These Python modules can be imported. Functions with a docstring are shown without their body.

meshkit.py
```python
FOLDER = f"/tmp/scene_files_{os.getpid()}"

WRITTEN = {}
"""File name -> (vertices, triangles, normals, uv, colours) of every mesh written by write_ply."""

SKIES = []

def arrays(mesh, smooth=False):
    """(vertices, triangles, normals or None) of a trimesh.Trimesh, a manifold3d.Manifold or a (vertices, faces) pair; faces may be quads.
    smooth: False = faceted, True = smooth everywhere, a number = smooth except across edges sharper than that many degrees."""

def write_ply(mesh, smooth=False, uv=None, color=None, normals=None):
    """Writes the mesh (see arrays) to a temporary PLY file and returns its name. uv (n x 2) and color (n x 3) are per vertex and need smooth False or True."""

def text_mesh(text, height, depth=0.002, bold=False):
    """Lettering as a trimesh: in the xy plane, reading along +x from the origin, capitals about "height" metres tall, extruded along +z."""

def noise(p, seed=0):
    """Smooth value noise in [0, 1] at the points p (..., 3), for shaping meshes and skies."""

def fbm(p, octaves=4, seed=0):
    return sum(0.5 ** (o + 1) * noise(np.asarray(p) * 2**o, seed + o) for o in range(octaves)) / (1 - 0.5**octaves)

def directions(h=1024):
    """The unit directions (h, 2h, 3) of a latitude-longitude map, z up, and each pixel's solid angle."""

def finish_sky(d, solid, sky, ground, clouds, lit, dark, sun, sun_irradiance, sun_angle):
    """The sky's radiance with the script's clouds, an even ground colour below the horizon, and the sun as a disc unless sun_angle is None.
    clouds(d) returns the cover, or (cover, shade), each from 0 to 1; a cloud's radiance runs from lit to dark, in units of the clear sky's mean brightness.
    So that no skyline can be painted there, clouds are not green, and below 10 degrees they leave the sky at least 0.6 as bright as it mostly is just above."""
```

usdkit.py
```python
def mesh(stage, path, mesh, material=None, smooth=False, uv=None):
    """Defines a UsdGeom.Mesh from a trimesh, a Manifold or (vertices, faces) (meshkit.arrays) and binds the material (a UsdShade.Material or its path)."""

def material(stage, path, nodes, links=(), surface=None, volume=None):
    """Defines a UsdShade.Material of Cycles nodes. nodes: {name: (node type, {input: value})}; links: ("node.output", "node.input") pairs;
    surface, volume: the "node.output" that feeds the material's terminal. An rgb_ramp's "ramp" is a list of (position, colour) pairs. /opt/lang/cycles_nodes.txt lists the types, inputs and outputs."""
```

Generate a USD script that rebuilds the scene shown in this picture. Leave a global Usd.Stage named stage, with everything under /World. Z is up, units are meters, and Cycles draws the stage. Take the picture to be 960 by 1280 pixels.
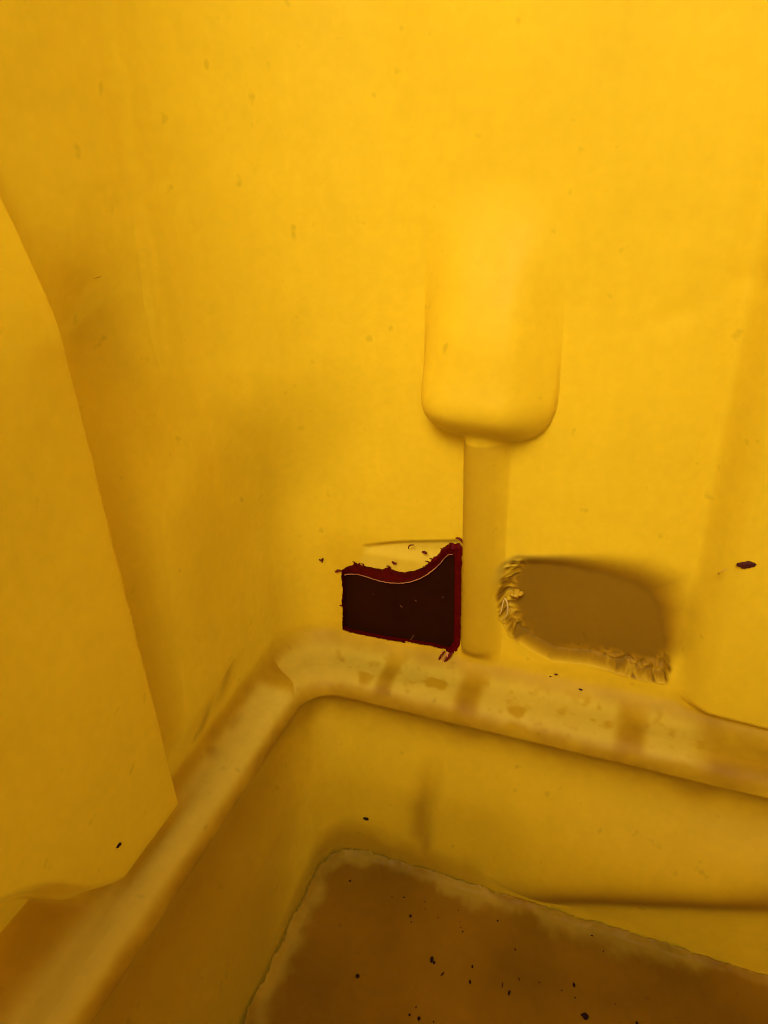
import math, random
import numpy as np, trimesh
import usdkit, meshkit
from meshkit import noise, fbm
from pxr import Usd, UsdGeom, UsdLux, UsdShade, Gf, Sdf, Vt
from shapely.geometry import Polygon, Point, LineString
import shapely

rng = np.random.default_rng(7)
stage = Usd.Stage.CreateInMemory()
UsdGeom.SetStageUpAxis(stage, 'Z'); UsdGeom.SetStageMetersPerUnit(stage, 1.0)
UsdGeom.Xform.Define(stage, '/World'); UsdGeom.Scope.Define(stage, '/World/Looks')

# ------------------------------------------------------------------ camera, sky, sun, exposure
EXPOSURE = 1.1
SKY = 0.15
SUN = 0.17
SUN_ANGLE = 16.0
SUN_DIR = np.array([0.05, -0.70, 0.66])          # towards the sun: behind the camera, veiled by cloud
F_PX = 924.0
PITCH, ROLL, YAW = math.radians(28.5), math.radians(2.45), math.radians(21.8)
CAM = np.array([0.2469, -0.4304, 0.42])
FW = np.array([-math.sin(YAW)*math.cos(PITCH), math.cos(YAW)*math.cos(PITCH), -math.sin(PITCH)])
R0 = np.array([math.cos(YAW), math.sin(YAW), 0.0]); U0 = np.cross(R0, FW)
RT = math.cos(ROLL)*R0 - math.sin(ROLL)*U0; UP = np.cross(RT, FW)
cam = UsdGeom.Camera.Define(stage, '/World/camera')
cam.CreateHorizontalApertureAttr(27.0); cam.CreateVerticalApertureAttr(36.0)
cam.CreateFocalLengthAttr(27.0*F_PX/960.0)
cam.CreateClippingRangeAttr(Gf.Vec2f(0.01, 1000)); cam.CreateExposureAttr(EXPOSURE)
m = np.eye(4); m[0, :3], m[1, :3], m[2, :3], m[3, :3] = RT, UP, -FW, CAM
UsdGeom.Xformable(cam).AddTransformOp().Set(Gf.Matrix4d(*m.ravel().tolist()))

SUN_DIR = SUN_DIR/np.linalg.norm(SUN_DIR)
sky_mat = usdkit.material(stage, '/World/Looks/sky', {
    'sky': ('sky_texture', {'sky_type': 'single_scattering', 'sun_disc': False, 'sun_elevation': math.asin(SUN_DIR[2]),
                            'sun_rotation': math.atan2(SUN_DIR[0], SUN_DIR[1]), 'aerosol_density': 2.0}),
    'bg': ('background_shader', {'strength': SKY})}, [('sky.color', 'bg.color')], surface='bg.background')
dome = UsdLux.DomeLight.Define(stage, '/World/sky')
UsdShade.MaterialBindingAPI.Apply(dome.GetPrim()).Bind(sky_mat)
sun = UsdLux.DistantLight.Define(stage, '/World/sun')
sun.CreateNormalizeAttr(True); sun.CreateIntensityAttr(SUN); sun.CreateAngleAttr(SUN_ANGLE); sun.CreateColorAttr(Gf.Vec3f(1, .95, .87))
zz = SUN_DIR; xx = np.cross([0, 0, 1.0], zz); xx /= np.linalg.norm(xx); yy = np.cross(zz, xx)
ms = np.eye(4); ms[0, :3], ms[1, :3], ms[2, :3] = xx, yy, zz
UsdGeom.Xformable(sun).AddTransformOp().Set(Gf.Matrix4d(*ms.ravel().tolist()))

def at(u, v, axis, val):                      # the point of the plane axis = val that the photograph shows at a pixel
    d = FW + (u-480)/F_PX*RT - (v-640)/F_PX*UP
    return CAM + d*(val-CAM[axis])/d[axis]

# ------------------------------------------------------------------ materials
def plastic(name, base, pale, trans, through=0.13, rough=0.5, spec=0.08, bump=0.03, vlo=0.94):
    """Sheet plastic that scatters light through; 'wear' (a mesh attribute) is where it is scuffed pale."""
    return usdkit.material(stage, '/World/Looks/'+name, {
        'geo': ('geometry', {}),
        'wear': ('attribute', {'attribute': 'wear'}),
        'big': ('noise_texture', {'scale': 9.0, 'detail': 4.0, 'roughness': 0.55}),
        'fine': ('noise_texture', {'scale': 150.0, 'detail': 5.0, 'roughness': 0.6}),
        'streakm': ('mapping', {'scale': (90.0, 90.0, 7.0)}),
        'streak': ('noise_texture', {'scale': 1.0, 'detail': 3.0}),
        'r1': ('map_range', {'from_min': 0.3, 'from_max': 0.7, 'to_min': vlo, 'to_max': 1.05}),
        'sp': ('noise_texture', {'scale': 75.0, 'detail': 2.0, 'roughness': 0.5}), 'spr': ('map_range', {'from_min': 0.685, 'from_max': 0.76, 'to_min': 1.0, 'to_max': 0.80, 'clamp': True}), 'm3': ('math', {'math_type': 'multiply'}),
        'r2': ('map_range', {'from_min': 0.3, 'from_max': 0.7, 'to_min': 0.965, 'to_max': 1.03}),
        'r3': ('map_range', {'from_min': 0.3, 'from_max': 0.7, 'to_min': 0.985, 'to_max': 1.012}),
        'm1': ('math', {'math_type': 'multiply'}), 'm2': ('math', {'math_type': 'multiply'}),
        'base': ('mix', {'mix_type': 'mix', 'color1': base, 'color2': pale}),
        'stain_shade': ('attribute', {'attribute': 'stain_shade'}),  # brown mask: real stains and plug colour, plus painted shade
        'sb': ('mix', {'mix_type': 'mix'}), 'sramp': ('rgb_ramp', {'ramp': [(0.0, (0.29, 0.128, 0.003)), (0.82, (0.29, 0.128, 0.003)), (1.0, (0.25, 0.128, 0.005))]}), 'st': ('mix', {'mix_type': 'mix', 'color2': (0.05, 0.02, 0.002)}),
        'tone': ('mix', {'mix_type': 'multiply', 'fac': 1.0}),
        'tcol': ('mix', {'mix_type': 'mix', 'color1': trans, 'color2': tuple(np.array(trans)*.6+np.array(pale)*.4)}),
        'ttone': ('mix', {'mix_type': 'multiply', 'fac': 1.0}),
        'bh': ('mix_float', {'fac': 0.35}),
        'bump': ('bump', {'strength': bump, 'distance': 0.004}),
        'p': ('principled_bsdf', {'roughness': rough, 'specular_ior_level': spec}),
        't': ('translucent_bsdf', {}),
        'mix': ('mix_closure', {'fac': through})},
        [('geo.position', 'big.vector'), ('geo.position', 'fine.vector'), ('geo.position', 'streakm.vector'), ('streakm.vector', 'streak.vector'),
         ('big.fac', 'r1.value'), ('fine.fac', 'r2.value'), ('streak.fac', 'r3.value'), ('r1.result', 'm1.value1'), ('r2.result', 'm1.value2'),
         ('m1.value', 'm2.value1'), ('r3.result', 'm2.value2'),
         ('wear.fac', 'base.fac'), ('wear.fac', 'tcol.fac'), ('stain_shade.fac', 'sramp.fac'), ('sramp.color', 'sb.color2'), ('stain_shade.fac', 'sb.fac'), ('stain_shade.fac', 'st.fac'), ('base.color', 'sb.color1'), ('tcol.color', 'st.color1'), ('sb.color', 'tone.color1'), ('geo.position', 'sp.vector'), ('sp.fac', 'spr.value'), ('m2.value', 'm3.value1'), ('spr.result', 'm3.value2'), ('m3.value', 'tone.color2'),
         ('st.color', 'ttone.color1'), ('m2.value', 'ttone.color2'),
         ('tone.color', 'p.base_color'), ('ttone.color', 't.color'),
         ('fine.fac', 'bh.a'), ('streak.fac', 'bh.b'), ('bh.result', 'bump.height'), ('bump.normal', 'p.normal'),
         ('p.BSDF', 'mix.closure1'), ('t.BSDF', 'mix.closure2')], surface='mix.closure')

def solid(name, col, rough=0.5, spec=0.4, var=0.25, scale=60.0, bump=0.2, bd=0.001):
    return usdkit.material(stage, '/World/Looks/'+name, {
        'geo': ('geometry', {}),
        'n': ('noise_texture', {'scale': scale, 'detail': 5.0, 'roughness': 0.6}),
        'r': ('rgb_ramp', {'ramp': [(0.3, tuple(np.array(col)*(1-var))), (0.7, tuple(np.array(col)*(1+var)))]}),
        'b': ('bump', {'strength': bump, 'distance': bd}),
        'p': ('principled_bsdf', {'roughness': rough, 'specular_ior_level': spec})},
        [('geo.position', 'n.vector'), ('n.fac', 'r.fac'), ('r.color', 'p.base_color'), ('n.fac', 'b.height'), ('b.normal', 'p.normal')], surface='p.BSDF')

YEL, PALE, TRN = (0.71, 0.445, 0.010), (0.70, 0.51, 0.045), (0.80, 0.42, 0.008)
M = {
    'wall': plastic('yellow_plastic', YEL, PALE, TRN),
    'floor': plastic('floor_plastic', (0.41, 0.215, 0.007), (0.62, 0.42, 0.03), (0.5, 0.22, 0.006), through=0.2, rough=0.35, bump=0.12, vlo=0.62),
    'burr': plastic('melted_plastic', (0.58, 0.33, 0.012), (0.75, 0.55, 0.15), (0.7, 0.36, 0.02), through=0.15, rough=0.25, spec=0.5),
    'burr_pale': plastic('pale_melt', (0.70, 0.44, 0.05), (0.8, 0.6, 0.2), (0.7, 0.4, 0.03), through=0.2, rough=0.3, spec=0.45),
    'burr_brown': plastic('brown_melt', (0.30, 0.13, 0.006), (0.5, 0.3, 0.04), (0.3, 0.12, 0.005), through=0.15, rough=0.3, spec=0.4),
    'rim': solid('cut_rim', (0.085, 0.0006, 0.0006), rough=0.5, spec=0.08, var=0.35, scale=300),  # dark red stands for yellow plastic in low light
    'rimline': solid('rim_line', (0.55, 0.20, 0.05), rough=0.5, spec=0.2, var=0.2),
    'board': solid('dark_board', (0.024, 0.0055, 0.0014), rough=0.8, spec=0.0, var=0.15, scale=25),
    'scratch': solid('board_scratch', (0.16, 0.06, 0.015), rough=0.6, spec=0.1),
    'shaving': solid('red_shaving', (0.11, 0.004, 0.002), rough=0.45, spec=0.2, scale=400),
    'shaving_pale': solid('pale_shaving', (0.62, 0.24, 0.08), rough=0.4, spec=0.3, scale=400),
    'crumb': solid('dark_crumb', (0.018, 0.004, 0.003), rough=0.7, spec=0.15, scale=600),
    'crumb_red': solid('reddish_crumb', (0.06, 0.010, 0.004), rough=0.7, spec=0.15, scale=600),
    'backplate': solid('brown_plate', (0.10, 0.055, 0.012), rough=0.7, spec=0.2),
    'ground': solid('bare_ground', (0.20, 0.17, 0.13), rough=0.9, spec=0.1, var=0.4, scale=6, bump=0.4, bd=0.02),
}

# ------------------------------------------------------------------ helpers
used = {}
def numbered(path):
    n = used.get(path, 0); used[path] = n+1
    return path if n == 0 else f'{path}_{n:03d}'
def tag(prim, label=None, cat=None, group=None, kind=None):
    for k, v in (('label', label), ('category', cat), ('group', group), ('kind', kind)):
        if v: prim.SetCustomDataByKey(k, v)
def thing(name, label, cat, loc=(0, 0, 0), group=None):
    x = UsdGeom.Xform.Define(stage, numbered('/World/'+name)); x.AddTranslateOp().Set(Gf.Vec3d(*map(float, loc)))
    tag(x.GetPrim(), label, cat, group); return x.GetPrim()
def raw(parent, name, v, f, n, mat, wear=None, stain_shade=None):
    v, f = np.asarray(v), np.asarray(f)
    keep = np.unique(f); re = np.full(len(v), -1); re[keep] = np.arange(len(keep))
    base = str(parent.GetPath()) if parent is not None else '/World'
    me = UsdGeom.Mesh.Define(stage, numbered(f'{base}/{name}'))
    me.CreatePointsAttr(Vt.Vec3fArray.FromNumpy(v[keep].astype(np.float32)))
    me.CreateFaceVertexCountsAttr(Vt.IntArray.FromNumpy(np.full(len(f), f.shape[1], np.int32)))
    me.CreateFaceVertexIndicesAttr(Vt.IntArray.FromNumpy(re[f].astype(np.int32).ravel()))
    me.CreateSubdivisionSchemeAttr('none')
    if n is not None:
        me.CreateNormalsAttr(Vt.Vec3fArray.FromNumpy(n[keep].astype(np.float32))); me.SetNormalsInterpolation('vertex')
    if wear is not None:
        UsdGeom.PrimvarsAPI(me).CreatePrimvar('wear', Sdf.ValueTypeNames.FloatArray, 'vertex').Set(Vt.FloatArray.FromNumpy(wear[keep].astype(np.float32)))
    if stain_shade is not None:
        UsdGeom.PrimvarsAPI(me).CreatePrimvar('stain_shade', Sdf.ValueTypeNames.FloatArray, 'vertex').Set(Vt.FloatArray.FromNumpy(stain_shade[keep].astype(np.float32)))
    UsdShade.MaterialBindingAPI.Apply(me.GetPrim()).Bind(M[mat])
    return me.GetPrim()
def obj(name, mesh, mat, parent=None, smooth=30):
    base = str(parent.GetPath()) if parent is not None else '/World'
    return usdkit.mesh(stage, numbered(f'{base}/{name}'), mesh, M[mat], smooth=smooth).GetPrim()
def sm(a, b, x):
    t = np.clip((x-a)/(b-a), 0, 1); return t*t*(3-2*t)
def vnormals(v, f):
    n = np.zeros_like(v)
    c = np.cross(v[f[:, 2]]-v[f[:, 0]], v[f[:, 3]]-v[f[:, 1]])
    for k in range(4): np.add.at(n, f[:, k], c)
    return n/np.maximum(np.linalg.norm(n, axis=1, keepdims=True), 1e-12)
def tube_mesh(pts, rad, sides=6):
    p = np.asarray(pts, float); rad = np.broadcast_to(rad, (len(p),))
    t = np.gradient(p, axis=0); t /= np.linalg.norm(t, axis=1, keepdims=True)+1e-12
    ref = np.array([0.3, 0.2, 0.93]); a = np.cross(t, ref); a /= np.linalg.norm(a, axis=1, keepdims=True)+1e-12
    b = np.cross(t, a); ang = np.arange(sides)*2*np.pi/sides
    v = p[:, None]+rad[:, None, None]*(np.cos(ang)[None, :, None]*a[:, None]+np.sin(ang)[None, :, None]*b[:, None])
    i, j = np.meshgrid(np.arange(len(p)-1), np.arange(sides), indexing='ij')
    q = np.stack([i*sides+j, i*sides+(j+1) % sides, (i+1)*sides+(j+1) % sides, (i+1)*sides+j], -1).reshape(-1, 4)
    v = v.reshape(-1, 3); e = len(v); v = np.vstack([v, p[:1], p[-1:]])
    tri = np.vstack([q[:, [0, 1, 2]], q[:, [0, 2, 3]]])
    c0 = [[e, (k+1) % sides, k] for k in range(sides)]; o = (len(p)-1)*sides
    c1 = [[e+1, o+k, o+(k+1) % sides] for k in range(sides)]
    return trimesh.Trimesh(v, np.vstack([tri, c0, c1]), process=False)
def spline(pts, n=24):
    from scipy.interpolate import CubicSpline
    p = np.asarray(pts, float); t = np.r_[0, np.cumsum(np.linalg.norm(np.diff(p, axis=0), axis=1))]
    return CubicSpline(t, p)(np.linspace(0, t[-1], n))
def seg_dist(px, pz, pts):                       # distance to a polyline in a plane
    d = np.full(np.shape(px), 1e9)
    for a, b in zip(pts[:-1], pts[1:]):
        ab = np.subtract(b, a); L = ab@ab
        t = np.clip(((px-a[0])*ab[0]+(pz-a[1])*ab[1])/L, 0, 1)
        d = np.minimum(d, np.hypot(px-a[0]-t*ab[0], pz-a[1]-t*ab[1]))
    return d
def signed(px, pz, poly):                        # signed distance to a polygon, positive inside
    pts = [*poly, poly[0]]; d = seg_dist(px, pz, pts)
    P = Polygon(poly); shapely.prepare(P)
    return np.where(shapely.contains_xy(P, px, pz), d, -d)

# ------------------------------------------------------------------ ground
g = raw(None, 'ground', np.array([[-60, -60, -.216], [60, -60, -.216], [60, 60, -.216], [-60, 60, -.216]]), np.array([[0, 1, 2, 3]]), None, 'ground')
tag(g, 'bare grey brown ground under the yellow container', 'ground', kind='structure')

# ------------------------------------------------------------------ container shell: one moulded sheet, swept round the corner
YW, KX, RC, TOP = 0.052, 0.80, 0.028, 1.03
def dens(*spans):
    out = [np.arange(a, b, s) for a, b, s in spans]; return np.concatenate(out+[[spans[-1][1]]])
s_left = dens((-.85, -.40, .012), (-.40, -.30, .004), (-.30, -.01, .0016))
s_arc = np.linspace(0, np.pi/2, 58)[1:-1]
s_back = dens((.01, .30, .0009), (.30, .42, .002), (.42, 1.20, .014))
kind = np.r_[np.zeros(len(s_left)), np.ones(len(s_arc)), np.full(len(s_back), 2)]
par = np.r_[s_left, s_arc, s_back]
z_wall = dens((.014, .13, .0009), (.13, .48, .0018), (.48, TOP, .012))[::-1]
a_ = np.linspace(0, np.pi/2, 12)[1:]
fil = np.c_[YW-.022*(1-np.cos(a_)), .014-.015*np.sin(a_)]            # wall -> ledge
led = np.c_[np.linspace(YW-.022, .018, 16)[1:], np.linspace(-.001, -.002, 16)[1:]]
a2_ = np.linspace(0, np.pi/2, 20)[1:]
edg = np.c_[.018-.018*np.sin(a2_), -.002-.016*(1-np.cos(a2_))]
zs_ = np.linspace(-.018, -.196, 113)[1:]
stp_ = np.interp(np.r_[[zs_[0]]*14, zs_, [zs_[-1]]*14], [-.196, -.105, -.075, -.048, -.03, -.018], [-.010, -.005, .007, .019, .012, .001])
ker = np.hanning(21); ker /= ker.sum()
stp = np.c_[np.convolve(stp_, ker, 'same')[14:-14], zs_]
stp[:6, 0] = np.interp(np.arange(6), [0, 5], [.0005, stp[5, 0]])
fl2 = np.c_[-.010-.008*(1-np.cos(a_)), -.196-.012*np.sin(a_)]
bas = np.c_[np.linspace(-.018, -.07, 10)[1:], np.full(9, -.208)]
prof = np.vstack([np.c_[np.full(len(z_wall), YW), z_wall], fil, led, edg, stp, fl2, bas])
sec = np.r_[np.zeros(len(z_wall)), np.ones(len(fil)), np.full(len(led), 2), np.full(len(edg), 3), np.full(len(stp), 4), np.full(len(fl2), 5), np.full(len(bas), 6)]
D, S = np.meshgrid(prof[:, 0], par, indexing='ij'); Z = np.broadcast_to(prof[:, 1][:, None], D.shape).copy()
K = np.broadcast_to(kind[None], D.shape); SEC = np.broadcast_to(sec[:, None], D.shape)

SECP = np.broadcast_to(np.arange(len(prof))[:, None], D.shape)
r_row = np.where(sec == 0, .045+.075*sm(.125, .27, prof[:, 1]), np.interp(prof[:, 0], [-.07, -.02, -.007, .012, .03, .052], [.034, .034, .030, .026, .034, .045]))
RR = np.broadcast_to(r_row[:, None], D.shape)
def place(d):
    cx_, cy_ = -D*KX+RR, D-RR                       # centre of the corner arc of this row (before relief)
    r = RR+(d-D)
    yl = np.where(S > -.30, -.30+(S+.30)*(cy_+.30)/.29, S)
    xb = np.where(S < .30, .30-(.30-S)*(.30-cx_)/.29, S)
    X = np.where(K == 0, -D*KX-(d-D), np.where(K == 1, cx_-r*np.cos(S), xb))
    Y = np.where(K == 0, yl, np.where(K == 1, cy_+r*np.sin(S), d))
    return X, Y
X0, Y0 = place(D)
up = (SEC <= 1)*1.0                                    # the upright wall
up_w = np.where(SEC == 0, 1, np.where(SEC == 1, np.clip(Z/.014, 0, 1), 0))
on_back = np.where(K == 2, 1.0, 0.0); on_left = np.where(K == 0, 1.0, 0.0)
H = np.zeros_like(D)                                   # relief towards the inside

# bottle-shaped boss and rib on the back wall
bx0, bx1, bz = .0900, .1835, .2105
bxc, bw = (bx0+bx1)/2, (bx1-bx0)/2
ub = (X0-bxc)/bw
vb = np.clip((bz+.040-Z)/.040, 0, None)
rr = (np.abs(ub)**3.4+np.abs(vb)**2.4)                 # rounded towards the bottom corners
soft_b = sm(.235, .345, Z)
prof_b = np.clip(1-rr, 0, 1)**(.40+1.3*soft_b)
flat = np.clip(1-.82*vb**1.8, .0, 1)
boss_in = prof_b*flat*sm(.385, .265, Z)*on_back*(1+.45*sm(.275, .215, Z))*(Z > bz-.001)
right_soft = sm(.194, .150, X0)
H += .033*boss_in*(.35+.65*right_soft)
rx0, rx1 = .1198, .1530
ur = np.clip((X0-rx0)/(rx1-rx0), 0, 1)
rib_p = np.where((X0 > rx0) & (X0 < rx1), np.clip(1-np.abs(np.clip((ur-.34)/np.where(ur < .34, .34, .66), -1, 1))**2.2, 0, 1)**np.where(ur < .34, .5, 1.0), 0)
rib_l = sm(.262, .235, Z)*sm(.004, .03, Z)
rib_in = rib_p*rib_l*on_back*up
rib_h = .015*rib_in*up_w
H = np.where(on_back > 0, .5*(H+rib_h+np.sqrt((H-rib_h)**2+.000012*rib_in)), H)
# raised panel at the right and at the far left
pr = sm(.286, .316, X0)*on_back*(K == 2)*sm(.000, .022, Z+.06*(X0-.30))*sm(.62, .36, Z)
H += .020*pr*up_w
H -= .0045*np.exp(-((X0-.287)/.009)**2)*on_back*sm(.02, .05, Z)*sm(.50, .36, Z)*up_w
YE = -.1600
from scipy.interpolate import PchipInterpolator
slab_z = PchipInterpolator([-.9, -.40, -.30, -.2665, -.2435, -.215, -.19, -.172, -.16, .2], [.16, .12, .087, .062, .028, .0, -.02, -.03, -.03, -.03])(np.clip(Y0, -.9, .2))
sl = sm(YE+.004, YE-.003, Y0+.0012*(noise(np.stack([Z*60, Z*0, Z*0], -1))-.5))*on_left*sm(.0, .026, Z-slab_z+.014)*sm(.43, .33, Z)
H += .023*sl*up_w
# pocket behind the slab, a shallow channel and the swelling of the side wall beside it
rdg_y = -.113-.10*(.21-Z)*sm(.24, .12, Z)
dy_ = Y0-rdg_y
rdg = np.where(dy_ > 0, np.exp(-(dy_/.085)**2), np.exp(-(dy_/.035)**2))*np.where(K < 2, 1, 0)*sm(.06, .0, Y0)*sm(.30, .20, Z)*sm(.0, .06, Z)
H += .018*rdg*(1-sl)
ch2 = sm(.0, -.012, Z-slab_z+.012)*sm(-.17, -.22, Y0)*on_left*up
H -= .022*ch2*up_w
poc = np.exp(-((Y0+.118)/.036)**2-((Z-.318)/.030)**2)*on_left
H -= .020*poc*(1-sl)
# faint dents
H -= .0018*np.exp(-((X0-.256)/.020)**2-((Z-.3076-.45*(X0-.256))/.010)**2)*on_back
H -= .0018*np.exp(-((X0-.30)/.03)**2-((Z-.327)/.008)**2)*on_back
H -= .0016*np.exp(-(((X0-.028)**2+(Z-.218)**2)/.0045**2))*on_back
P3 = np.stack([X0, Y0, Z], -1)
H += up_w*(.0032*(fbm(P3*6, 2, 3)-.5)*.4+.0008*(fbm(P3*45, 3, 5)-.5))
# plugged opening: sunk pocket, crisp at left and bottom, soft at the top and right
REC = [at(u, v, 1, YW)[[0, 2]] for u, v in [(634, 712), (650, 704), (700, 706), (750, 711), (800, 720), (834, 738), (845, 772), (843, 815), (830, 851), (800, 847), (770, 838), (735, 828), (690, 824), (664, 810), (640, 793), (629, 770), (627, 740)]]
near = (K == 2) & (X0 > .12) & (X0 < .33) & (Z < .14) & (SEC <= 1)
sd = np.full(D.shape, -1.0); sd[near] = signed(X0[near], Z[near], REC)
soft = .003+.012*sm(.17, .27, X0)*sm(.03, .07, Z)+.006*sm(.07, .10, Z)
rec_in = sm(-soft, soft, sd)*near
H -= .013*rec_in
low = np.clip(sm(.195, .155, X0)*sm(.075, .055, Z+.25*(X0-.155)) + .0*X0, 0, 1)
side_ = sm(.172, .160, X0)
bot_ = sm(.050, .030, Z)*sm(.19, .215, X0)*(.22+.78*sm(.225, .25, X0))
edge_w = np.clip(.85*side_+.22*low+.8*bot_, 0, 1)
crk = np.where(sd > 0, sm(.013, .002, sd), sm(-.0045, -.0005, sd))*near*edge_w
q_ = np.stack([X0*1., Z*1.35, Z*0], -1)
warp = .010*(np.stack([fbm(q_*110, 3, 71), fbm(q_*110, 3, 72), Z*0], -1)-.5)
ridge = 1-np.abs(2*fbm((q_+warp)*170, 3, 11)-1)*2.4
blob = fbm((q_+warp)*95, 2, 12)
crs = crk*(.0095*(blob-.42)+.0030*ridge)
H += crs
# step wall: slanted crease, short upright crease, slight waves
step_w = np.where((SEC == 4), 1.0, 0)*sm(-.012, -.03, Z)
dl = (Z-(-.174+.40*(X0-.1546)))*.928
H += step_w*(K == 2)*.022*np.where(dl > 0, np.exp(-(dl/.045)**2), np.exp(-(dl/.034)**2))*sm(.14, .22, X0)*sm(-.197, -.172, Z)
H -= step_w*(K == 2)*.007*np.exp(-((X0-.103-.1*(Z+.14))/.008)**2)*sm(-.05, -.10, Z)*sm(-.192, -.165, Z)
H -= step_w*(K == 2)*.0025*np.exp(-((X0-.205)/.010)**2)*sm(-.03, -.06, Z)*sm(-.12, -.09, Z)
H -= step_w*(K == 2)*.010*np.exp(-((X0-.375)/.03)**2-((Z+.05)/.03)**2)
H += step_w*.004*(fbm(P3*9, 2, 8)-.5)
# ledge: uneven worn edge
H += np.where((SEC >= 2) & (SEC <= 3), 1, 0)*.0045*(fbm(P3*40, 3, 21)-.5)
Zd = Z+np.where((SEC == 2) | (SEC == 1), .002*(fbm(P3*35, 3, 22)-.5), 0)-np.where((SEC == 2) | (SEC == 1), 0.0020*np.sin(np.pi*np.clip((D-.016)/.0355, 0, 1))**2, 0)
X, Y = place(D-H)

# wear: pale scuffs on the ledge, above the cut opening and by the plugged one
n1 = fbm(np.stack([X0*45, Y0*45, Z*45], -1), 4, 31)
along = np.where(K == 0, -Y0, X0)
band = sm(-.001, .008, D)*sm(YW-.002, YW-.016, D)*np.where(SEC <= 3, 1, 0)
gaps_b = 1-np.clip(sum(np.exp(-((X0-c)/w)**4) for c, w in ((.064, .007), (.135, .010), (.262, .011))), 0, 1)
gaps_b *= sm(.325, .300, X0)
gaps_l = sm(.016, .030, -Y0)
wear = band*np.where(K == 2, 0.75*gaps_b, np.where(K == 0, gaps_l, .75))*sm(.36, .48, n1+np.where(K < 2, .26, .07))*sm(.12, .46, fbm(P3*110, 3, 35)+np.where(K < 2, .20, .05))
up_patch = np.zeros_like(D)
UPP = [at(u, v, 1, YW)[[0, 2]] for u, v in [(448, 704), (456, 684), (500, 679), (574, 678), (577, 690), (545, 712), (505, 722), (470, 716)]]
nh = (K == 2) & (X0 < .14) & (Z < .16) & (SEC <= 1)
sdu = np.full(D.shape, -1.0); sdu[nh] = signed(X0[nh], Z[nh], UPP)
up_patch = sm(-.003, .004, sdu+.006*(n1-.5))
wear = np.maximum(wear, .42*up_patch*nh)
H2 = .0055*sm(-.0035, .0035, sdu)*nh*sm(.094, .108, Z)
strip = np.exp(-((sd-(-.004))/.004)**2)*near*sm(.085, .10, Z)*sm(.23, .18, X0)
wear = np.maximum(wear, .5*strip)
stain_shade = sm(-soft*1.2, soft*.9, sd)*near*(1.03+.12*(fbm(P3*40, 3, 61)-.5))
amber_shade = sm(.008, .036, -Z+.030)*sm(-.075, -.028, Z)*np.where(SEC <= 4, 1, 0)  # unworn amber plastic, plus shade painted in the fillet and under the ledge
stain_shade = np.maximum(stain_shade, np.clip(.80*amber_shade*(1-.97*wear)*(.8+.9*(n1-.5)), 0, .95))
stain_shade = np.maximum(stain_shade, (.50-.26*sm(.1, 1.0, ur))*np.clip(rib_in*1.6, 0, 1)*np.where(SEC <= 1, 1, 0)*(boss_in < .05))  # rib shading painted in, darkest at its left
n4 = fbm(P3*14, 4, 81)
side_step_shade = np.where(SEC >= 4, 1, 0)*np.where(K < 2, 1, 0)*sm(.02, -.16, Y0+.12*(n4-.5))*sm(-.01, -.05, Z)*.62  # shade of the side step wall, painted as brown
side_step_shade2 = np.where(SEC >= 4, 1, 0)*sm(-.150, -.196, Z+.05*(n4-.5))*.60*np.where(K == 2, sm(.30, .05, X0+.2*(n4-.5)), 1)  # contact shade above the floor, painted into the step wall
upright_shade = step_w*(K == 2)*.55*np.exp(-((X0-.101+.02*(n4-.5))/.010)**2)*sm(-.06, -.14, Z)  # soft shadow painted along the short upright crease
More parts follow.
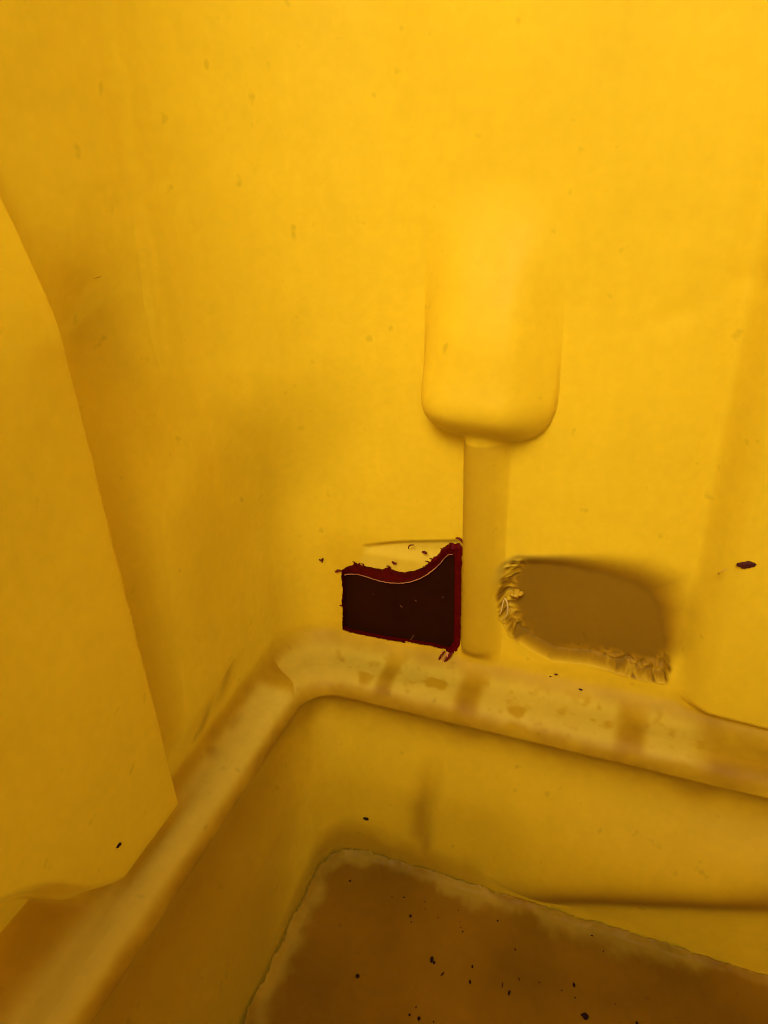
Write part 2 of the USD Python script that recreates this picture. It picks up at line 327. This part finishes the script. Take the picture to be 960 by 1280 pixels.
crease = step_w*(K == 2)*.85*np.exp(-((dl+.014+.008*(n4-.5))/.016)**2)*sm(.15, .23, X0)  # shadow band painted along the slanted crease
stain_shade = np.maximum.reduce([stain_shade, side_step_shade, side_step_shade2, upright_shade, crease])
stain_shade = np.where(near, np.clip(np.maximum(stain_shade, 1.0*crk)*(1-.26*crk*sm(.55, .90, ridge))+.5*crk*sm(.45, .32, blob), 0, 1), stain_shade)  # brown melted edge, with crevice shade painted in and ridges left lighter
wear = np.maximum(wear, .15*crk*sm(.45, .8, ridge))  # ridge highlights on the melted edge, painted pale
for (u, v, w1, w2, k_) in [(262, 934, .0075, .0060, .5), (292, 897, .014, .0045, .4), (372, 851, .004, .004, .35), (250, 945, .003, .003, .4)]:
    q_ = at(u, v, 2, .003); stain_shade = np.maximum(stain_shade, k_*np.exp(-((X-q_[0])/w2)**2-((Y-q_[1])/w1)**2)*(SEC <= 3)*(Z < .05))
amber_shade = sm(.008, .036, -Z+.030)*sm(-.075, -.028, Z)*np.where(SEC <= 4, 1, 0)  # painted shade of ledge, rib, step and melted edge laid in again
stain_shade = np.maximum(stain_shade, np.clip(.80*amber_shade*(1-.97*wear)*(.8+.9*(n1-.5)), 0, .95))
stain_shade = np.maximum(stain_shade, (.50-.26*sm(.1, 1.0, ur))*np.clip(rib_in*1.6, 0, 1)*np.where(SEC <= 1, 1, 0)*(boss_in < .05))
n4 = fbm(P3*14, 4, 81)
side_step_shade = np.where(SEC >= 4, 1, 0)*np.where(K < 2, 1, 0)*sm(.02, -.16, Y0+.12*(n4-.5))*sm(-.01, -.05, Z)*.62
side_step_shade2 = np.where(SEC >= 4, 1, 0)*sm(-.150, -.196, Z+.05*(n4-.5))*.60*np.where(K == 2, sm(.30, .05, X0+.2*(n4-.5)), 1)
upright_shade = step_w*(K == 2)*.55*np.exp(-((X0-.101+.02*(n4-.5))/.010)**2)*sm(-.06, -.14, Z)
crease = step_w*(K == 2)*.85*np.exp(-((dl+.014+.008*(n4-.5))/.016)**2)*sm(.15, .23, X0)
stain_shade = np.maximum.reduce([stain_shade, side_step_shade, side_step_shade2, upright_shade, crease])
stain_shade = np.where(near, np.clip(np.maximum(stain_shade, .8*crk)*(1-.85*crk*sm(.35, .75, ridge*.5+blob*.7))+.55*crk*sm(.42, .30, blob), 0, 1), stain_shade)
stain_shade = np.maximum(stain_shade, .88*sm(-.0035, .001, sd)*sm(.070, .050, Z+.12*(X0-.155))*near*(1-.5*crk*sm(.6, .9, ridge)))
stain_shade = np.clip(stain_shade, 0, 1)
wear = np.clip(wear, 0, 1)
X, Y = place(D-H+H2)
V = np.stack([X, Y, Zd], -1)

# cut opening: ragged polygon in the back wall
HOLE_PX = [(427.5, 712), (434, 708.5), (441, 706.5), (444, 702.5), (448, 706), (456, 707.5), (466, 709.5), (478, 711.5), (486, 709), (490, 711.5), (499, 715), (509, 715), (519, 713), (526, 710.5), (531, 707),
           (536, 704.5), (540, 699.5), (545, 697), (549, 692), (552, 689), (557, 685), (561, 682), (566, 684), (573, 683), (578.5, 685), (579, 714), (578.5, 750), (577.5, 788), (575.5, 803),
           (572, 813), (565, 816), (554, 811.5), (537, 807), (520, 804.5), (485, 799.5), (455, 793.5), (437, 790), (428.5, 786), (427.5, 778), (428.5, 765), (427, 752), (428.5, 738), (427, 724)]
INN_PX = [(430, 718.5), (440, 717.5), (455, 720), (468, 724.5), (480, 727.5), (490, 728.8), (502, 728.8), (515, 726.8), (530, 720.5), (542.5, 711.5), (552.5, 701.5), (560, 694), (566, 693), (568, 698), (568, 740), (567.5, 780),
          (567, 803), (560, 811.5), (552, 809), (537, 805), (520, 802.5), (485, 797.5), (455, 791.5), (437, 788), (430, 784), (429.5, 776), (430, 765), (429.5, 752), (430, 738), (429.5, 728)]
def densify(px, n, amp, seed, y):
    p = np.array([at(u, v, 1, y) for u, v in px]); q = np.vstack([p, p[:1]])
    t = np.r_[0, np.cumsum(np.linalg.norm(np.diff(q, axis=0), axis=1))]; tt = np.linspace(0, t[-1], n, endpoint=False)
    o = np.stack([np.interp(tt, t, q[:, k]) for k in range(3)], 1)
    j = np.random.default_rng(seed).normal(0, amp, (n, 2)); o[:, [0, 2]] += j
    return o
outer = densify(HOLE_PX, 300, .00028, 1, YW)
hole = outer[:, [0, 2]]
cand = (K == 2) & (X0 < .13) & (Z < .13) & (SEC <= 1)
idx = np.argwhere(cand)
px, pz = V[cand][:, 0], V[cand][:, 2]
P = Polygon(hole).buffer(0); shapely.prepare(P)
inside = np.zeros(D.shape, bool); inside[cand] = shapely.contains_xy(P, px, pz)
bd = LineString([*hole, hole[0]])
pts = shapely.points(px, pz); dist = shapely.distance(bd, pts)
snap = dist < .00075
sp = shapely.get_coordinates(shapely.line_interpolate_point(bd, shapely.line_locate_point(bd, pts[snap])))
ii = idx[snap]
V[ii[:, 0], ii[:, 1], 0] = sp[:, 0]; V[ii[:, 0], ii[:, 1], 2] = sp[:, 1]

nr, nc = D.shape
r, c = np.meshgrid(np.arange(nr-1), np.arange(nc-1), indexing='ij')
F = np.stack([r*nc+c, (r+1)*nc+c, (r+1)*nc+c+1, r*nc+c+1], -1).reshape(-1, 4)
Vf = V.reshape(-1, 3); N = vnormals(Vf, F)
cen = Vf[F].mean(1)
near_hole = (cen[:, 0] < .13) & (cen[:, 0] > -.01) & (cen[:, 2] < .13) & (cen[:, 2] > 0) & (K.reshape(-1)[F[:, 0]] == 2)
drop = np.zeros(len(F), bool); drop[near_hole] = shapely.contains_xy(P, cen[near_hole, 0], cen[near_hole, 2])
fk, fs = K.reshape(-1)[F[:, 0]], SEC.reshape(-1)[F].max(1)
mean = lambda A: A.reshape(-1)[F].mean(1)
arc_left = (fk == 0) | ((fk == 1) & (S.reshape(-1)[F[:, 0]] < np.pi/4))
label = np.full(len(F), 'back_wall', object)
label[arc_left] = 'side_wall'
label[(fs == 0) & (mean(boss_in) > .04)] = 'moulded_boss'
label[(fs <= 1) & (mean(rib_in) > .04) & (mean(boss_in) <= .04)] = 'moulded_rib'
label[(fs <= 1) & (mean(pr) > .5)] = 'raised_panel'
label[(fs <= 1) & (mean(sl) > .5)] = 'raised_panel_side'
label[(fs <= 1) & (mean(rec_in) > .5)] = 'plugged_pocket'
label[(fs == 2) | (fs == 3)] = 'ledge_back'; label[((fs == 2) | (fs == 3)) & arc_left] = 'ledge_side'
label[(fs == 4) | (fs == 5)] = 'step_back'; label[((fs == 4) | (fs == 5)) & arc_left] = 'step_side'
label[fs == 6] = 'base'
box = thing('plastic_container', 'large yellow translucent plastic container seen from inside, with moulded walls, ledge and floor', 'container')
WF = wear.reshape(-1)
part_names = {'back_wall': 'wall', 'side_wall': 'wall', 'moulded_boss': 'moulded_boss', 'moulded_rib': 'moulded_rib', 'raised_panel': 'raised_panel', 'raised_panel_side': 'raised_panel',
              'plugged_pocket': 'plugged_opening', 'ledge_back': 'ledge', 'ledge_side': 'ledge', 'step_back': 'step_wall', 'step_side': 'step_wall', 'base': 'base'}
part_labels = {'back_wall': 'back wall with the bottle-shaped boss and the cut opening', 'side_wall': 'left side wall, darker orange', 'moulded_boss': 'bottle-shaped boss swelling out of the back wall',
               'moulded_rib': 'narrow upright rib below the boss', 'raised_panel': 'raised panel at the right end of the back wall', 'raised_panel_side': 'smooth raised panel on the left side wall',
               'plugged_pocket': 'sunken brown plugged opening with melted edges', 'ledge_back': 'ledge along the back wall with pale scuffed patches', 'ledge_side': 'pale scuffed ledge along the side wall',
               'step_back': 'lower step wall under the back ledge', 'step_side': 'lower step wall under the side ledge, its shade painted brown'}
prims = {}
for k, nm in part_names.items():
    sel = (label == k) & ~drop
    if sel.any():
        prims[k] = raw(box, nm, Vf, F[sel], N, 'wall', WF, stain_shade.reshape(-1)); tag(prims[k], part_labels.get(k))

# the two walls behind the camera and the base sheet
def sheet(a, b, c_, d_): return np.array([a, b, c_, d_], float), np.array([[0, 1, 2, 3]])
xl = V[0, 0, 0]; yb = YW
zero = np.zeros(4)
XR, TOPF = 1.20, 0.80
v, f = sheet((XR, yb, -.208), (XR, -.85, -.208), (XR, -.85, TOP), (XR, yb, TOP)); raw(box, 'wall', v, f, None, 'wall', zero)
v, f = sheet((XR, -.85, -.208), (-.05, -.85, -.208), (-.05, -.85, TOPF), (XR, -.85, TOPF)); raw(box, 'wall', v, f, None, 'wall', zero)
added_lid = trimesh.creation.box([XR-.44, .94, .012]); added_lid.apply_translation([(XR+.44)/2, -.40, TOP+.008])  # added out of view to keep sky light off the side step
tag(obj('added_lid', added_lid, 'wall', box), 'unseen flat cover added over the right part to block sky light')

# floor panel: brown sheet with a ragged, scuffed, slightly raised rim
def floor_outline(n=900):
    pts = [(-.012+0*t, t) for t in ()]
    b, R = .0095, .034
    left = np.c_[np.full(300, b), np.linspace(-.83, -b-R, 300)]
    a = np.linspace(0, np.pi/2, 40)[1:-1]; arc = np.c_[b+R-R*np.cos(a), -b-R+R*np.sin(a)]
    back = np.c_[np.linspace(b+R, 1.19, 400), np.full(400, -b)]
    return np.vstack([left, arc, back])
path = floor_outline()
tan = np.gradient(path, axis=0); tan /= np.linalg.norm(tan, axis=1, keepdims=True); inw = np.c_[tan[:, 1], -tan[:, 0]]
arcl = np.r_[0, np.cumsum(np.linalg.norm(np.diff(path, axis=0), axis=1))]
al = np.arange(0, arcl[-1], .0014); path = np.stack([np.interp(al, arcl, path[:, k]) for k in range(2)], 1); inw = np.stack([np.interp(al, arcl, inw[:, k]) for k in range(2)], 1)
jag = .0040*(fbm(np.c_[al*60, al*0, al*0], 4, 41)-.5)+.0030*(noise(np.c_[al*420, al*0, al*0], 43)-.5)
offs = np.r_[0, .0006, .0012, .002, .003, .0042, .0055, .007, .009, .011, .0135, .0165, .02, .024, .029, .035, .042, .05]
A_, O_ = np.meshgrid(np.arange(len(al)), offs, indexing='ij')
jj = jag[:, None]*np.exp(-offs/.006)[None]
FX = path[A_, 0]+inw[A_, 0]*(O_+jj); FY = path[A_, 1]+inw[A_, 1]*(O_+jj)
nn = fbm(np.stack([FX*120, FY*120, FX*0], -1), 4, 45); n2 = fbm(np.stack([FX*22, FY*22, FX*0], -1), 3, 46)
lip = sm(0, .0014, O_)*(1+1.0*np.exp(-((O_-.0025)/.003)**2)*(.3+1.4*noise(np.stack([al[A_]*90, O_*300, O_*0], -1), 47)))
fade = 1-sm(.03, .049, O_)
FZ = -.2045+.0042*lip+(.0008*(nn-.5)+.0012*(n2-.5))*fade
rimw = (.0085+.016*np.clip(n2*2-.6, 0, 1))
fw = sm(rimw*1.25, rimw*.55, O_+.012*(nn-.5))*(.35+.65*sm(.35, .55, n2+.05))
fw = np.maximum(fw, .9*np.exp(-((O_-.0018)/.0016)**2)*sm(.4, .6, nn))
nrr, ncc = A_.shape
r, c = np.meshgrid(np.arange(nrr-1), np.arange(ncc-1), indexing='ij')
FF = np.stack([r*ncc+c, r*ncc+c+1, (r+1)*ncc+c+1, (r+1)*ncc+c], -1).reshape(-1, 4)
FV = np.stack([FX, FY, FZ], -1).reshape(-1, 3); FN = vnormals(FV, FF)
if FN[:, 2].mean() < 0: FF = FF[:, ::-1]; FN = -FN
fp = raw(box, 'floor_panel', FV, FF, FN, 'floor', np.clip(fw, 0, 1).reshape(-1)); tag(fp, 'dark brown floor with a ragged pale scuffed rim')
inner = np.stack([FX[:, -1], FY[:, -1]], 1)
poly = Polygon(np.vstack([inner, [1.19, -.83]])).buffer(0)
gx, gy = np.meshgrid(np.arange(.05, .74, .006), np.arange(-.83, -.05, .006))
tri = trimesh.creation.triangulate_polygon(poly, engine='earcut')
tv = np.c_[tri[0], np.interp(np.zeros(len(tri[0])), [0], [0])+FZ[:, -1].mean()]
dmin = shapely.distance(LineString(inner), shapely.points(tv[:, 0], tv[:, 1]))
from scipy.spatial import cKDTree
_, kk = cKDTree(inner).query(tv[:, :2]); tv[:, 2] = np.where(dmin < 1e-6, FZ[kk, -1], tv[:, 2])
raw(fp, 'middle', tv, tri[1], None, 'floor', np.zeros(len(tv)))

# ------------------------------------------------------------------ rim of the cut opening (cut face, its shade painted dark red)
inn_front = densify(INN_PX, 300, .00006, 2, YW+.007)
def resample_match(a, b):                         # pair each outer point with the nearest inner point, in order
    ca = a[:, [0, 2]].mean(0)
    ang = lambda p: np.unwrap(np.arctan2(p[:, 2]-ca[1], p[:, 0]-ca[0]))
    k = np.argmin(np.linalg.norm(b[:, [0, 2]]-a[0, [0, 2]], axis=1)); b = np.roll(b, -k, axis=0)
    return b
inn_front = resample_match(outer, inn_front)
rows = []
for t in np.linspace(0, 1, 7):
    q = outer*(1-t)+inn_front*t
    if 0 < t < 1: q = q+np.random.default_rng(int(t*100)).normal(0, .00016, q.shape)
    rows.append(q)
rows[0] = outer.copy(); 
# follow the wall's real relief at the front edge
tree = cKDTree(Vf[(K.reshape(-1) == 2)][:, [0, 2]]); vb_ = Vf[(K.reshape(-1) == 2)]
_, q = tree.query(outer[:, [0, 2]]); rows[0][:, 1] = vb_[q, 1]-.0004
back_ring = inn_front.copy(); back_ring[:, 1] += .002
rows.append(back_ring)
RV = np.stack(rows); nrw, npt = RV.shape[:2]
r, c = np.meshgrid(np.arange(nrw-1), np.arange(npt), indexing='ij')
RF = np.stack([r*npt+c, r*npt+(c+1) % npt, (r+1)*npt+(c+1) % npt, (r+1)*npt+c], -1).reshape(-1, 4)
rim = raw(box, 'cut_rim', RV.reshape(-1, 3), RF, vnormals(RV.reshape(-1, 3), RF), 'rim'); tag(rim, 'ragged cut face round the opening, its shade painted dark red')
top_line = np.array([at(u, v, 1, YW+.0065) for u, v in INN_PX[:13]])
ln = spline(top_line, 80); ln[:, 2] += .0002*np.random.default_rng(3).normal(0, 1, 80)
rad = .00028+.00055*np.clip(fbm(np.c_[np.arange(80)*.12, np.zeros(80), np.zeros(80)], 3, 51)-.35, 0, 1)
le = obj('cut_edge', tube_mesh(ln, rad), 'rimline', rim, smooth=True); tag(le, 'thin bright orange line along the lower edge of the cut')
# burrs standing along the cut
bseed = np.random.default_rng(12)
for (u, v, L, a) in [(443, 704, 3.5, 1.9), (449, 705, 3.0, .9), (454, 706, 2.6, 2.1), (425, 713, 4, 3.0), (487, 709, 4, 2.6), (540, 700, 4.0, 2.2), (552, 688, 4, 1.6), (563, 682, 3, 1.4), (580, 778, 3, -.9), (536, 703, 4.5, 2.7), (427, 757, 2.0, 3.1)]:
    p0 = at(u, v, 1, YW-.0006); l = L*.0006
    p = np.array([p0+np.array([math.cos(a)*l*t+.0005*math.sin(5*t), -.0012*t, math.sin(a)*l*t+.0006*math.sin(3*t)]) for t in np.linspace(-.6, 1, 9)])
    obj('burr', tube_mesh(p, np.linspace(.0009, .0003, 9), 5), 'rim', rim, smooth=True)

# dark board behind the opening
bd_v = np.array([at(u, v, 1, YW+.016) for u, v in [(422, 700), (583, 676), (581, 820), (424, 794)]])
lo, hi = bd_v.min(0), bd_v.max(0)
b = trimesh.creation.box([hi[0]-lo[0]+.004, .014, hi[2]-lo[2]+.004])
b.apply_translation([(lo[0]+hi[0])/2, YW+.0092+.007, (lo[2]+hi[2])/2])
brd = thing('dark_board', 'dark brown board seen through the cut opening', 'board', (0, 0, 0))
obj('panel', b, 'board', brd)
for (u0, v0, u1, v1, w) in [(512.5, 801, 517.5, 794, .0004), (519, 750, 520.5, 751.5, .0004), (500, 757, 503, 759, .0003), (553, 746, 554, 747, .0004), (466, 742, 467, 743, .0002)]:
    a0, a1 = at(u0, v0, 1, YW+.0090), at(u1, v1, 1, YW+.0090)
    obj('scratch', tube_mesh(np.linspace(a0, a1, 4), w, 5), 'scratch', brd, smooth=True)

# brown plate pressed against the outside of the plugged opening
pl = np.array(REC); pp = Polygon(pl).buffer(-.004).buffer(.002)
plate = trimesh.creation.extrude_polygon(pp, .008, engine='earcut')
plate.apply_transform(np.array([[1, 0, 0, 0], [0, 0, 1, 0], [0, 1, 0, 0], [0, 0, 0, 1]], float)); plate.apply_translation([0, YW+.019, 0])
tag(obj('brown_plate', plate, 'backplate'), 'brown plate behind the sunken plugged opening, showing as its dark patch', 'plate')

# ------------------------------------------------------------------ melted curls and folds round the plugged opening
pk = prims['plugged_pocket']
def add_burr(mesh, mat='burr', lab=None, wear_=.0, smooth=True):
    p = obj('melted_burr', mesh, mat, pk, smooth=smooth)
    UsdGeom.PrimvarsAPI(p).CreatePrimvar('wear', Sdf.ValueTypeNames.FloatArray, 'constant').Set(Vt.FloatArray([wear_]))
    if lab: tag(p, lab)
def band_mesh(px, y, w, n=40, bulge=.003, thick=.0006, curl=1.2):
    """A thin curled strip standing off the wall along a path."""
    p = spline([at(u, v, 1, y) for u, v in px], n); t = np.linspace(0, 1, n)
    tn = np.gradient(p, axis=0); tn /= np.linalg.norm(tn, axis=1, keepdims=True)
    side = np.cross(tn, [0, 1.0, 0]); side /= np.linalg.norm(side, axis=1, keepdims=True)+1e-9
    p[:, 1] -= bulge*np.sin(np.pi*t)
    ww = w*(.35+.65*np.sin(np.pi*np.clip(t*1.1, 0, 1)))
    a = .6+curl*t
    off = side*np.cos(a)[:, None]+np.array([0, -1.0, 0])*np.sin(a)[:, None]
    ring = [p-off*ww[:, None], p+off*ww[:, None], p+off*ww[:, None]+np.array([0, thick, 0])+side*thick, p-off*ww[:, None]+np.array([0, thick, 0])+side*thick]
    v = np.stack(ring, 1).reshape(-1, 3)
    i, j = np.meshgrid(np.arange(n-1), np.arange(4), indexing='ij')
    q = np.stack([i*4+j, i*4+(j+1) % 4, (i+1)*4+(j+1) % 4, (i+1)*4+j], -1).reshape(-1, 4)
    f = np.vstack([q[:, [0, 1, 2]], q[:, [0, 2, 3]], [[0, 2, 1], [0, 3, 2]], [[4*n-4, 4*n-3, 4*n-2], [4*n-4, 4*n-2, 4*n-1]]])
    return trimesh.Trimesh(v, f, process=False)
def crumple(px, w, amp, seed, y=YW, n=90, m_=26, lift=.001, freq=230.):
    """A crumpled skin of melted plastic along a path; its borders dive into the wall."""
    p = spline([at(u, v, 1, y) for u, v in px], n); tn = np.gradient(p, axis=0); tn /= np.linalg.norm(tn, axis=1, keepdims=True)
    side = np.cross(tn, [0, 1.0, 0]); side /= np.linalg.norm(side, axis=1, keepdims=True)+1e-9
    s_ = np.linspace(-1, 1, m_); t = np.linspace(0, 1, n)
    wv = w*(.55+.9*fbm(np.c_[t*9, t*0, t*0]+seed, 3, seed))*np.sin(np.pi*np.clip(t, .03, .97))**.5
    g = p[:, None]+side[:, None]*(s_[None, :, None]*wv[:, None, None])
    r1 = 1-np.abs(2*fbm(g*freq+seed, 3, seed)-1)*2.2                       # ridged folds
    r2 = fbm(g*freq*2.3, 3, seed+5)-.5
    env = (1-s_**2)[None]**.7*np.sin(np.pi*np.clip(t, .0, 1))[:, None]**.35
    g[..., 1] -= (lift+amp*(.35+.65*r1)+amp*.5*r2)*env-.0035*(1-env)
    g += side[:, None]*(amp*.9*(fbm(g*freq*.8+31, 2, seed+9)-.5))[..., None]
    r, c = np.meshgrid(np.arange(n-1), np.arange(m_-1), indexing='ij')
    q = np.stack([r*m_+c, r*m_+c+1, (r+1)*m_+c+1, (r+1)*m_+c], -1).reshape(-1, 4)
    f = np.vstack([q[:, [0, 1, 2]], q[:, [0, 2, 3]]]); f2 = f[:, ::-1]
    me = trimesh.Trimesh(g.reshape(-1, 3), f, process=False)
    if me.face_normals[:, 1].mean() > 0: me = trimesh.Trimesh(g.reshape(-1, 3), f2, process=False)
    return me
add_burr(band_mesh([(630, 748), (634, 753), (635, 760), (632, 769), (627, 776)], YW-.001, .0013, bulge=.0035), 'burr_pale', 'curled hook of melted plastic', .6)
add_burr(band_mesh([(629, 750), (627.5, 758), (625, 767), (623.5, 774), (627, 777)], YW-.000, .0007, bulge=.002), 'burr_pale', wear_=.5)
add_burr(crumple([(637, 746), (645, 744), (653, 745)], .0030, .0022, 6, y=YW+.006), 'burr')

# ------------------------------------------------------------------ red shavings round the opening
def shaving(px, y, r0, lab, mat='shaving', group=None, wob=.0004, cat='shaving'):
    p0 = np.array([at(u, v, 1, y) for u, v in px]); c = p0.mean(0)
    p = spline(p0-c, 18); p[:, 1] -= np.abs(np.sin(np.linspace(0, 3, 18)))*.001
    x = thing('plastic_shaving', lab, cat, c, group)
    obj('curl', tube_mesh(p, r0*(.45+.55*np.sin(np.linspace(.3, 2.9, 18))), 6), mat, x, smooth=True)
    return x
yy_ = YW-.0012
shaving([(511, 686), (511.5, 682.5), (515, 680.5), (518, 681.5)], yy_, .0006, 'thin dark red arched shaving on the pale patch above the opening')
shaving([(528, 690), (531, 689.5), (533.5, 691.5)], yy_, .0012, 'small dark red shaving on the wall just above the right half of the cut')
shaving([(490, 702), (493, 703), (495.5, 704.5)], yy_, .0011, 'small dark red shaving above the middle of the cut opening')
shaving([(570, 672.5), (575, 673), (579, 677), (580, 683)], yy_, .0010, 'dark red shaving at the top right corner of the opening beside the rib')
shaving([(399, 699), (402, 700), (403.5, 698.5), (402.5, 703)], yy_, .0010, 'dark red speck of shaving on the wall left of the opening')
shaving([(419, 714.5), (422, 713.5), (425, 712.3)], yy_, .0010, 'dark red shaving touching the upper left corner of the opening')
sh = thing('plastic_shaving', 'curled bundle of red and pale shavings at the lower right corner of the opening', 'shaving', at(555, 821, 1, YW-.004))
for k, (px, mt) in enumerate([([(549, 826), (552, 818), (556, 814)], 'shaving'), ([(551, 829), (555, 821), (560, 815)], 'shaving_pale'), ([(554, 829), (558, 823), (563, 816)], 'shaving'), ([(557, 827), (561, 821), (566, 815)], 'shaving'),
                             ([(550, 822), (553, 816), (552, 813)], 'shaving_pale'), ([(558, 822), (560, 818), (558, 815)], 'shaving_pale')]):
    p = spline([at(u, v, 1, YW-.004)-at(555, 821, 1, YW-.004) for u, v in px], 14); p[:, 1] -= .002*np.sin(np.linspace(0, 3.1, 14))
    obj('curl', tube_mesh(p, (.0010 if mt == 'shaving' else .0005)*(.5+.5*np.sin(np.linspace(.4, 2.8, 14))), 6), mt, sh, smooth=True)

# ------------------------------------------------------------------ crumbs and marks
def crumb(pos, size, seed, lab, stretch=(1, 1, .5), mat='crumb', group=None, normal='z', name='dirt_crumb', cat='crumb', rot=0.0):
    s = trimesh.creation.icosphere(2, 1.0); n = s.vertices.copy()
    k = 1+.9*(noise(n*1.7+seed*3.1, seed)-.5)+.5*(noise(n*4+seed, seed+1)-.5)
    s.vertices = n*k[:, None]*np.array(stretch)*size
    s.apply_transform(trimesh.transformations.rotation_matrix(rot, [0, 0, 1]))
    if normal == 'y': s.apply_transform(trimesh.transformations.rotation_matrix(np.pi/2, [1, 0, 0]))
    if normal == 'x': s.apply_transform(trimesh.transformations.rotation_matrix(np.pi/2, [0, 1, 0]))
    x = thing(name, lab, cat, pos, group); obj('grain', s, mat, x, smooth=50); return x
ZF = -.1995
fl = [(540, 1199, .0038, 'largest dark crumb in the middle of the floor', (.8, 1.5, .5), .3), (542.5, 1203, .0026, None, (1, 1, .5), 0),
      (447, 1220, .0032, 'dark three-cornered crumb alone at the left of the floor', (1.1, 1, .5), .4),
      (513, 1145, .0026, 'oval dark crumb near the scuffed rim, above a tiny one', (.8, 1.3, .5), .5), (514, 1152.5, .0014, None, (1, 1, .5), 0), (505, 1121.5, .0017, 'tiny dark crumb nearest the scuffed back rim', (1.4, .8, .5), .2),
      (578.5, 1164.5, .0016, 'small dark crumb beside a row of faint specks', (.8, 1.2, .5), 0), (573, 1138, .0012, None, (1, 1, .5), 0), (553, 1217.5, .0019, 'thin slanted dark crumb just right of the largest crumb', (.6, 2.2, .5), -.5),
      (590.5, 1208, .0021, 'upper of two oval dark crumbs right of the middle', (.8, 1.4, .5), .2), (587.5, 1227.5, .0022, 'lower of two oval dark crumbs right of the middle', (.8, 1.4, .5), .3),
      (512, 1268.5, .0020, 'small round crumb at the bottom edge left of a larger one', (1, 1.1, .5), 0), (523.5, 1273, .0026, 'dark oval crumb at the bottom edge of the floor', (.9, 1.3, .5), .2), (520, 1259, .0013, None, (.8, 1.5, .5), 0), (542, 1277, .0013, None, (1, 1, .5), 0),
      (636.5, 1241, .0026, 'dark crumb with a thin tail right of the floor middle', (.8, 1.5, .5), .1), (628, 1231, .0017, 'faint upright reddish sliver on the floor', (.5, 3.2, .3), 0), (649, 1223.5, .0015, 'small reddish slanted sliver on the floor', (.6, 2.2, .4), .5),
      (717.5, 1231, .0027, 'oval dark crumb at the right of the floor', (.8, 1.5, .5), .2), (732, 1270, .0046, 'big ragged dark crumb near the bottom right', (1.1, 1.2, .5), .6), (728, 1269, .0026, None, (1, .8, .5), 0),
      (796, 1278.5, .0024, 'dark crumb cut off by the bottom right of the picture', (1, 1, .5), .2), (622, 1151, .0016, 'tiny dark crumb under the pale right rim', (1, 1, .5), 0), (644, 1187, .0018, 'small reddish crumb below the pale right rim', (.8, 1.3, .4), .3),
      (674, 1228, .0012, None, (1, 1, .5), 0), (719, 1247, .0011, None, (1, 1.4, .5), 0), (531, 1127, .0012, None, (1, 1, .5), 0), (531, 1136, .0011, None, (1, 1, .5), 0), (548, 1147, .0011, None, (1, 1, .5), 0), (490, 1121, .0012, None, (1, 1, .5), 0),
      (575, 1152, .0010, None, (1, 1, .5), 0), (576, 1159, .0010, None, (1, 1.3, .5), 0), (702, 1238, .0011, None, (1, 1, .5), 0), (754, 1189, .0013, None, (1, 1, .5), 0), (740, 1169.5, .0016, 'small dark crumb on the pale right rim', (1.3, .8, .5), 0), (769, 1255, .0010, None, (1, 1, .5), 0)]
for k, (u, v, s, lab, st, rot) in enumerate(fl):
    red = lab and 'reddish' in lab
    crumb(at(u, v, 2, ZF), s*.42, k+1, lab or 'tiny faint dark speck scattered on the brown floor', st, 'crumb_red' if red else 'crumb', None if lab else 'tiny specks on the floor', rot=rot)
crumb(at(457.5, 1023.5, 1, -.008), .0019, 71, 'dark crumb stuck on the step wall above the floor corner', (1.4, .9, .5), normal='y')
p_ = V.reshape(-1, 3)                              # the shell point that this pixel's line of sight meets first
d_ = at(154, 1060, 2, 0.0)-CAM; d_ /= np.linalg.norm(d_); w_ = p_-CAM; t_ = w_@d_; off_ = np.linalg.norm(w_-t_[:, None]*d_, axis=1)
c_ = np.where(off_ < .0035)[0]; hit = p_[c_[np.argmin(t_[c_])]]
crumb(hit+np.array([.0004, 0, .0003]), .0013, 72, 'dark crumb at the foot of the smooth left panel by the ledge', (.8, 1.5, .6))
crumb(at(726, 862, 1, YW-.006), .0011, 73, 'tiny dark crumb under the plugged opening', (1.4, .7, .5), normal='y')
crumb(at(695, 843, 1, YW-.004), .0010, 74, 'tiny reddish speck just below the plugged opening', (1.4, .7, .5), 'crumb_red', normal='y')
crumb(at(688, 845.5, 1, YW-.004), .0007, 77, 'tiniest reddish speck left of another below the plugged opening', (1.4, .7, .5), 'crumb_red', normal='y')
yr = YW-.0208
crumb(at(933, 706, 1, yr), .0030, 75, 'dark seed-shaped speck on the right raised panel', (1.5, .75, .4), 'crumb_red', normal='y', name='seed_speck', cat='seed', rot=.15)
shaving([(900, 718), (898, 716), (903, 713), (909, 711)], yr, .0006, 'faint thin scrap beside the seed-shaped speck', 'burr', cat='scrap')

crumb(at(122, 347, 0, -.045), .0011, 91, 'short thin dark scratch mark high on the left wall', (.14, 2.6, .1), 'burr_brown', normal='x', name='scratch_mark', cat='mark')
